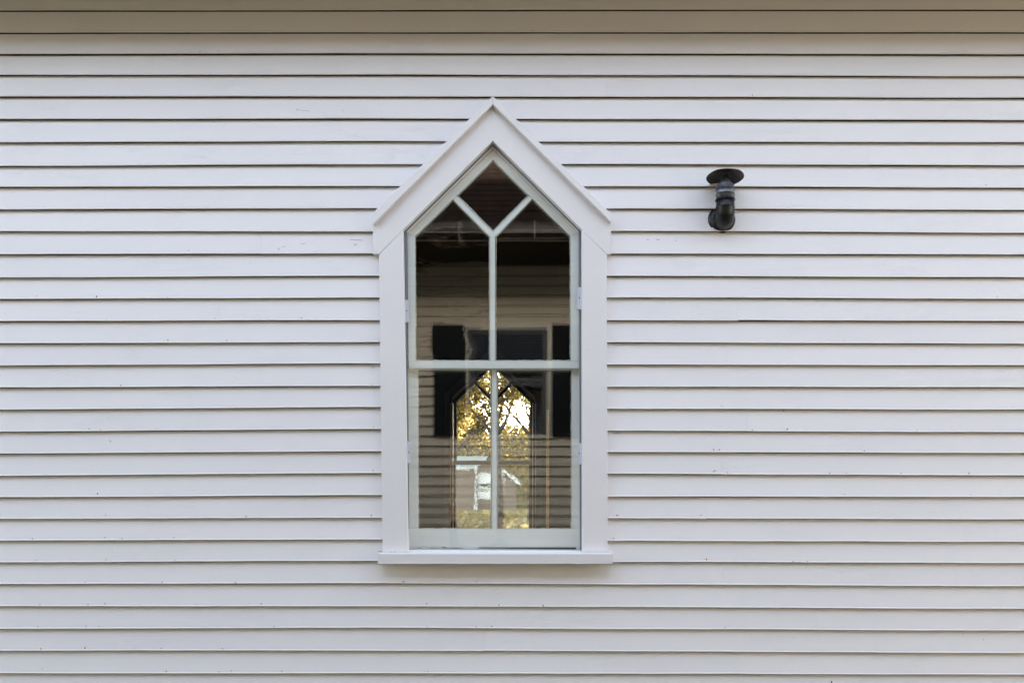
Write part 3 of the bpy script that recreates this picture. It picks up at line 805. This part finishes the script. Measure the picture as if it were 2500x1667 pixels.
# house window
bm = bmesh.new()
tw = .020
for (a, b) in (((wl_, wb_), (wl_+tw, wt_)), ((wr_-.045, wb_), (wr_, wt_)), ((wl_+tw+.0005, wt_-.05), (wr_-.0455, wt_)), ((wl_-.03, wb_-.04), (wr_+.03, wb_-.0005))):
    add_box(bm, (a[0], YN-.01, a[1]), (b[0], YN+.035, b[1]))
hw = hk(finish(bm, 'window', M['beigetrim'], None, .003))
def hs(o):
    o.parent = hw; return o
bm = bmesh.new()
zi = (wb_+wt_)/2
for (a, b) in (((wl_+tw+.001, wb_+.001), (wl_+tw+.04, wt_-.051)), ((wr_-.09, wb_+.001), (wr_-.046, wt_-.051)), ((wl_+tw+.0405, wt_-.09), (wr_-.0905, wt_-.051)),
               ((wl_+tw+.0405, zi-.02), (wr_-.0905, zi+.02)), ((wl_+tw+.0405, wb_+.001), (wr_-.0905, wb_+.05))):
    add_box(bm, (a[0], YN-.008, a[1]), (b[0], YN+.015, b[1]))
hs(finish(bm, 'sash', M['sashdark'], None, .002))
hs(box('pane', (wl_+tw, YN-.002, wb_), (wr_-tw, YN+.002, wt_-tw), M['glass_far']))
hs(box('room_lining', (wl_+tw, YN-.0115, wb_), (wr_-tw, YN-.0105, wt_-tw), M['panel']))
bm = bmesh.new()
z = wb_+.03
while z < wt_-tw-.05:
    add_box(bm, (wl_+tw+.045, YN-.0095, z), (wr_-tw-.045, YN-.0045, z+.014)); z += .028
hs(finish(bm, 'blind_slat', M['blind'], None))['kind'] = 'stuff'
for (xa, xb) in ((H(1057, 0)[0], H(1135.5, 0)[0]), (H(1350, 0)[0], H(1428.5, 0)[0])):
    sh = hk(box('shutter', (xa, YN+.027, wb_-.02), (xb, YN+.047, wt_-.01), M['shutter'], None, .002))
    z = wb_+.05
    while z < wt_-.1:
        if not (zi-.05 < z < zi+.03):
            o = box('louvre', (xa+.05, YN+.0475, z), (xb-.05, YN+.056, z+.022), M['shutter']); o.parent = sh
        z += .04
# back of the house so it is a solid building
hk(box('end_wall', (HX0, YN-6, 0), (HX0+.2, YN-.2, HZ+.1), M['beige'])); hk(box('end_wall', (HX1-.2, YN-6, 0), (HX1, YN-.2, HZ+.1), M['beige']))
hk(box('back_wall', (HX0, YN-6.2, 0), (HX1, YN-6, HZ+.1), M['beige']))

# ------------------------------------------------------------------ photographer with tripod (seen only as a mirrored shape)
M['coat'] = simple('dark_jacket', (.035, .04, .05), .85, var=.2, bump=.002, bscale=40)
M['trouser'] = simple('dark_trousers', (.03, .03, .035), .9)
M['skin'] = simple('skin', (.45, .28, .20), .55, var=.05)
M['hair'] = simple('brown_hair', (.05, .03, .02), .8, var=.3, scale=60)
M['plastic'] = simple('black_plastic', (.015, .015, .016), .45)
px0, py0 = .07, -4.88
person = thing('person', 'person in dark jacket behind a tripod camera with one forearm raised, mirrored in the glass', 'person', (px0, py0, 0))
def skin(name, verts, edges, mat, parent, sub=2, root=0):
    me = bpy.data.meshes.new(name)
    me.from_pydata([v_[:3] for v_ in verts], edges, [])
    o = link(name, me, mat)
    md = o.modifiers.new('skin', 'SKIN'); me.skin_vertices or None
    sk = me.skin_vertices[0].data
    for i, v_ in enumerate(verts):
        r = v_[3] if isinstance(v_[3], tuple) else (v_[3], v_[3]); sk[i].radius = r
    sk[root].use_root = True
    md.use_smooth_shade = True
    s_ = o.modifiers.new('sub', 'SUBSURF'); s_.levels = sub; s_.render_levels = sub
    keep(o, parent); return o
px, py = px0, py0
V = [(px, py, .93, (.16, .12)), (px, py, 1.12, (.145, .105)), (px, py+.01, 1.32, (.175, .115)), (px, py+.01, 1.45, (.12, .09)), (px, py+.015, 1.53, .055), (px, py+.02, 1.58, .055),
     (px-.17, py+.01, 1.44, .062), (px-.34, py+.05, 1.45, .052), (px-.44, py+.08, 1.50, .045), (px-.455, py+.12, 1.62, .038), (px-.455, py+.14, 1.73, .028),
     (px+.17, py+.01, 1.44, .062), (px+.25, py+.04, 1.25, .050), (px+.24, py+.14, 1.16, .042), (px+.14, py+.26, 1.28, .034), (px+.09, py+.31, 1.36, .027),
     (px-.10, py, .86, .095), (px-.13, py+.01, .50, .066), (px-.14, py-.01, .28, .055), (px-.15, py, .09, .040), (px-.16, py+.13, .04, .035),
     (px+.10, py, .86, .095), (px+.13, py+.01, .50, .066), (px+.14, py-.01, .28, .055), (px+.15, py, .09, .040), (px+.17, py+.13, .04, .035)]
E = [(0, 1), (1, 2), (2, 3), (3, 4), (4, 5), (3, 6), (6, 7), (7, 8), (8, 9), (9, 10), (3, 11), (11, 12), (12, 13), (13, 14), (14, 15), (0, 16), (16, 17), (17, 18), (18, 19), (19, 20), (0, 21), (21, 22), (22, 23), (23, 24), (24, 25)]
skin('body', V, E, M['coat'], person)
# head
bm = bmesh.new()
bmesh.ops.create_uvsphere(bm, u_segments=24, v_segments=18, radius=1)
for w in bm.verts:
    x, y, z = w.co
    jaw = 1-.28*max(0, -z)
    w.co = (x*.076*jaw, y*.094*jaw+(.006 if z < 0 else 0), z*.118)
    if y > .8 and -.35 < z < .15 and abs(x) < .2: w.co.y += .018*(1-abs(x)/.2)
    if y > .6 and .05 < z < .25 and .2 < abs(x) < .55: w.co.y -= .008
hd = finish(bm, 'head', M['skin'], None, smooth=True); hd.location = (px, py+.03, 1.675); keep(hd, person)
for s in (-1, 1):
    bm = bmesh.new(); bmesh.ops.create_uvsphere(bm, u_segments=10, v_segments=8, radius=1)
    for w in bm.verts: w.co = (w.co.x*.010, w.co.y*.02, w.co.z*.032)
    e_ = finish(bm, 'ear', M['skin'], None, smooth=True); e_.location = (px+s*.076, py+.02, 1.67); keep(e_, person)
    bm = bmesh.new(); bmesh.ops.create_uvsphere(bm, u_segments=10, v_segments=8, radius=.012)
    e_ = finish(bm, 'eye', M['plastic'], None, smooth=True); e_.location = (px+s*.03, py+.108, 1.69); keep(e_, person)
bm = bmesh.new(); bmesh.ops.create_uvsphere(bm, u_segments=24, v_segments=16, radius=1)
bmesh.ops.delete(bm, geom=[w for w in bm.verts if w.co.z < -.35 or (w.co.y > .45 and w.co.z < .42)], context='VERTS')
for w in bm.verts:
    q = 1+.06*noise.noise(w.co*6); w.co = (w.co.x*.086*q, w.co.y*.102*q, w.co.z*.128*q)
hr = finish(bm, 'hair', M['hair'], None, smooth=True); hr.location = (px, py+.022, 1.685); keep(hr, person)
def hand(base, dirv, side, palm):
    """palm, four unequal bent fingers and a thumb, along dirv"""
    b = Vector(base); d = Vector(dirv).normalized(); s = Vector(side).normalized(); c = Vector(palm).normalized()
    Vv = [tuple(b)+(.024,), tuple(b+d*.035)+(.030,), tuple(b+d*.078)+(.034,)]; Ee = [(0, 1), (1, 2)]
    skin('hand', Vv, Ee, M['skin'], person, 2)
    for k, (off, ln) in enumerate(((-.028, .066), (-.010, .076), (.009, .070), (.027, .056))):
        o_ = b+d*.065+s*off; p1 = o_+d*.022
        p2 = p1+(d*.85+c*.5).normalized()*ln*.45; p3 = p2+(d*.35+c*.95).normalized()*ln*.38
        skin('finger', [tuple(o_)+(.009,), tuple(p1)+(.009,), tuple(p2)+(.008,), tuple(p3)+(.007,)], [(0, 1), (1, 2), (2, 3)], M['skin'], person, 1)
    o_ = b+d*.025-s*.022; p1 = o_+(d*.5-s*.8).normalized()*.036; p2 = p1+(d*.8-s*.1+c*.4).normalized()*.03
    skin('thumb', [tuple(o_)+(.013,), tuple(p1)+(.010,), tuple(p2)+(.008,)], [(0, 1), (1, 2)], M['skin'], person, 1)
hand((px-.455, py+.145, 1.75), (0, .1, 1), (-1, 0, 0), (0, 1, 0))
hand((px+.08, py+.32, 1.375), (-.6, .35, .45), (.2, .5, -.6), (-.5, -.5, .3))
# camera on tripod
camera_t = thing('tripod_camera', 'black camera on a tripod in front of the photographer, mirrored at the bottom rail', 'camera', (0, -4.62, EYE))
keep(box('camera_body', (-.07, -4.66, EYE-.05), (.07, -4.605, EYE+.045), M['plastic'], None, .008), camera_t)
keep(box('prism_housing', (-.03, -4.655, EYE+.0455), (.03, -4.61, EYE+.075), M['plastic'], None, .01), camera_t)
keep(tube('lens', [(0, -4.604, EYE), (0, -4.56, EYE), (0, -4.53, EYE), (0, -4.515, EYE)], [.034, .036, .038, .040], M['plastic'], None, 24), camera_t)
tri = thing('tripod', 'black three-legged tripod holding the camera', 'tripod', (0, -4.63, 0))
keep(tube('centre_column', [(0, -4.63, .9), (0, -4.63, EYE-.051)], [.014, .014], M['plastic'], None, 12), tri)
for k in range(3):
    a = R(90+120*k)
    keep(tube('leg', [(0, -4.63, 1.2), (.42*math.cos(a), -4.63+.42*math.sin(a)*.6, .01)], [.016, .010], M['plastic'], None, 10), tri)

# ------------------------------------------------------------------ beyond the church: trees, cottage
def tree(name, label, x, y, fork, h, seed, leafm, spread=3.0, nleaf=5000, ls=.11, lean=0.0, dens=1.0):
    rnd = random.Random(seed)
    z0 = gz(x, y)
    t = thing(name, label, 'tree', (x, y, z0), None)
    bm = bmesh.new(); tips = []
    def branch(p, d, ln, r, lvl):
        pts = [p.copy()]; n = 4; q = p.copy(); dd = d.copy()
        for k in range(n):
            dd = (dd+Vector((rnd.uniform(-.22, .22), rnd.uniform(-.22, .22), rnd.uniform(-.05, .16)))).normalized()
            q = q+dd*ln/n; pts.append(q.copy())
            if lvl >= 2: tips.append(q.copy())
        add_tube(bm, pts, [r*(1-.6*k/n) for k in range(n+1)], 6 if lvl else 9)
        if lvl >= 3: return
        for k in range(4 if lvl < 2 else 3):
            s = pts[rnd.choice([2, 3, 4])] if k else pts[-1]
            nd = (dd*.7+Vector((rnd.uniform(-1, 1), rnd.uniform(-1, 1), rnd.uniform(-.1, .7)))).normalized()
            branch(s, nd, ln*rnd.uniform(.55, .8), r*.45, lvl+1)
    base = Vector((0, 0, -.2)); fk = Vector((lean, 0, fork))
    add_tube(bm, [base, base.lerp(fk, .5)+Vector((.05, 0, 0)), fk], [h*.028, h*.021, h*.017], 10)
    for k in range(4):
        a = k*1.57+rnd.uniform(-.4, .4)+.3
        branch(fk, Vector((math.cos(a)*.75, math.sin(a)*.75, 1.0)).normalized(), (h-fork)*.42*rnd.uniform(.85, 1.1)*spread/3, h*.010, 1)
    tr_ = finish(bm, 'trunk', M['bark'], t, smooth=True)
    bm = bmesh.new()
    for k in range(nleaf):
        tp = rnd.choice(tips)
        c = tp+Vector((rnd.gauss(0, .32), rnd.gauss(0, .32), rnd.gauss(0, .26)))*dens
        s = ls*rnd.uniform(.6, 1.4)
        a = Vector((rnd.gauss(0, 1), rnd.gauss(0, 1), rnd.gauss(0, 1))).normalized()
        b = a.cross(Vector((rnd.gauss(0, 1), rnd.gauss(0, 1), rnd.gauss(0, 1)))).normalized()
        bm.faces.new([bm.verts.new(c+a*s), bm.verts.new(c+b*s*.55), bm.verts.new(c-a*s*.8), bm.verts.new(c-b*s*.55)])
    cr = finish(bm, 'crown', leafm, t); cr['kind'] = 'stuff'
    return t
G = 'trees on the slope behind the church'
TR = [
 ('autumn_tree', 'dark forked tree with sparse gold leaves in the middle of the far window', .14, 40, 4.2, 11, 3, 'leaf_gold', 3.2, 2200, .075),
 ('autumn_tree', 'dense brown and gold tree filling the left side of the far window', -1.7, 32, 3.3, 8.4, 5, 'leaf_brown', 3.2, 15000, .07),
 ('autumn_tree', 'leaning dark tree with yellow green leaves on the right of the far window', 1.9, 46, 4.0, 10, 8, 'leaf_green', 2.6, 5000, .08),
 ('autumn_tree', 'golden tree beyond the dense one on the left', -3.6, 50, 3.0, 9, 12, 'leaf_gold', 3.2, 8000, .10),
 ('autumn_tree', 'tall yellow tree far to the left of the church', -12, 44, 3, 11, 14, 'leaf_gold', 3.6, 6000, .13),
 ('autumn_tree', 'bushy green tree far to the right of the church', 9, 50, 3, 10, 15, 'leaf_green', 3.4, 6000, .13),
 ('autumn_tree', 'brown tree on the upper slope right of the cottage', 6.5, 80, 2, 8, 19, 'leaf_brown', 3.2, 6000, .14),
 ('autumn_tree', 'brown tree on the upper slope above the cottage roof', -2.5, 88, 1.5, 7, 21, 'leaf_brown', 3.0, 9000, .13),
 ('autumn_tree', 'pale gold tree on the crest of the hill', -6.5, 100, 2, 9, 23, 'leaf_gold', 3.2, 6000, .15),
]
for (n_, lb, x, y, fk, h, sd, lm, sp, nl_, ls) in TR:
    t = tree(n_, lb, x, y, fk, h, sd, M[lm], sp, nl_, ls)
    t['group'] = G
# undergrowth and fallen leaves on the slope
for nm, lb, mt, cnt, ya, yb_, cat_ in (('fallen_leaves', 'fallen autumn leaves scattered on the grassy slope', 'litter', 20000, 12, 74, 'leaves'),
                                    ('undergrowth', 'brown and gold brush covering the steep hillside', 'leaf_brown', 26000, 72, 112, 'brush')):
  bm = bmesh.new(); rnd = random.Random(4)
  for k in range(cnt):
    y = rnd.uniform(ya, yb_); x = rnd.uniform(-.09, .09)*(y+8)+rnd.gauss(0, 1)
    hgt = abs(rnd.gauss(0, .05)) if y < 74 else abs(rnd.gauss(0, .9))
    c = Vector((x, y, gz(x, y)+.03+hgt)); s = .05+.0012*y*rnd.uniform(.4, 1.3)
    a = Vector((rnd.gauss(0, 1), rnd.gauss(0, 1), rnd.gauss(0, 1 if y > 72 else .5))).normalized(); b = a.cross(Vector((rnd.gauss(0, 1), rnd.gauss(0, 1), 1))).normalized()
    bm.faces.new([bm.verts.new(c+a*s), bm.verts.new(c+b*s*.6), bm.verts.new(c-a*s*.8), bm.verts.new(c-b*s*.6)])
  fl = finish(bm, nm, M[mt]); tag(fl, lb, cat_); fl['kind'] = 'stuff'

# cottage seen through both windows
M['mauve'] = simple('brown_mauve_siding', (.17, .125, .095), .8, var=.12, scale=3)
M['cwhite'] = simple('cottage_white', (.80, .80, .78), .6, var=.04)
M['croof'] = simple('pale_metal_roof', (.20, .21, .175), .5, var=.1)
YCt = 66.0
cot = thing('cottage', 'small brown cottage with white trim and a white porch on the slope beyond', 'house', (P(1195, 0, YCt)[0], YCt, gz(0, YCt)))
def ck(o): return keep(o, cot)
def C(px, py): return P(px, py, YCt)
gb = C(0, 1243)[1]-.3
ap = C(1190, 1126); re = C(1262, 1185); le = C(1128, 1173)
ck(prism('gable_wall', [(C(1132, 0)[0], gb), (C(1258, 0)[0], gb), (C(1258, 0)[0], re[1]+.1), ap, (C(1132, 0)[0], le[1]+.1)], YCt, YCt+4, M['mauve']))
def bar(a, b, w, y0, y1, mat, name):
    d = Vector((b[0]-a[0], b[1]-a[1])); n = Vector((-d.y, d.x)).normalized()*w/2
    return ck(prism(name, [(a[0]-n.x, a[1]-n.y), (b[0]-n.x, b[1]-n.y), (b[0]+n.x, b[1]+n.y), (a[0]+n.x, a[1]+n.y)], y0, y1, mat))
bar(ap, (re[0]+.25, re[1]-.12), .14, YCt-.3, YCt-.1, M['cwhite'], 'bargeboard')
bar(ap, (C(1163, 1146)), .14, YCt-.3, YCt-.1, M['cwhite'], 'bargeboard')
ck(slab('roof', [(ap[0], YCt-.3, ap[1]+.08), (ap[0], YCt+4, ap[1]+.08), (re[0]+.3, YCt+4, re[1]-.08), (re[0]+.3, YCt-.3, re[1]-.08)], M['croof'], None))
# left wing with pale metal roof
x0w, x1w = C(1040, 0)[0], C(1163, 0)[0]
ck(box('wing_wall', (x0w, YCt-1.0, gb), (x1w-.02, YCt+3.2, C(0, 1152)[1]), M['mauve']))
rt = C(0, 1108)[1]+.1; rl = C(0, 1153)[1]
ck(slab('wing_roof', [(x0w-.2, YCt-1.3, rl-.05), (x1w, YCt-1.3, rl-.05), (x1w+.8, YCt+1.2, rt), (x0w-.2, YCt+1.2, rt)], M['croof'], None))
ck(box('gutter', (x0w-.2, YCt-1.42, rl-.05), (x1w+.02, YCt-1.32, rl+.02), M['cwhite']))
# porch posts and white doors
for px in (1164,):
    ck(box('porch_post', (C(px-1.4, 0)[0], YCt-1.28, gb), (C(px+1.4, 0)[0], YCt-1.1, C(0, 1147)[1]), M['cwhite']))
dr = ck(box('garage_door', (C(1169, 0)[0], YCt-.08, C(0, 1222)[1]), (C(1200, 0)[0], YCt-.01, C(0, 1162)[1]), M['cwhite']))
dr2 = ck(box('garage_door', (C(1212, 0)[0], YCt-.08, C(0, 1213)[1]), (C(1229, 0)[0], YCt-.01, C(0, 1157)[1]), M['cwhite']))
for (a, b, c, d) in ((1170, 1186, 1200, 1193), (1213, 1178, 1228, 1184), (1170, 1200, 1200, 1204)):
    ck(box('pane', (C(a, 0)[0]+.05, YCt-.10, C(0, d)[1]), (C(c, 0)[0]-.05, YCt-.0805, C(0, b)[1]), M['litter']))
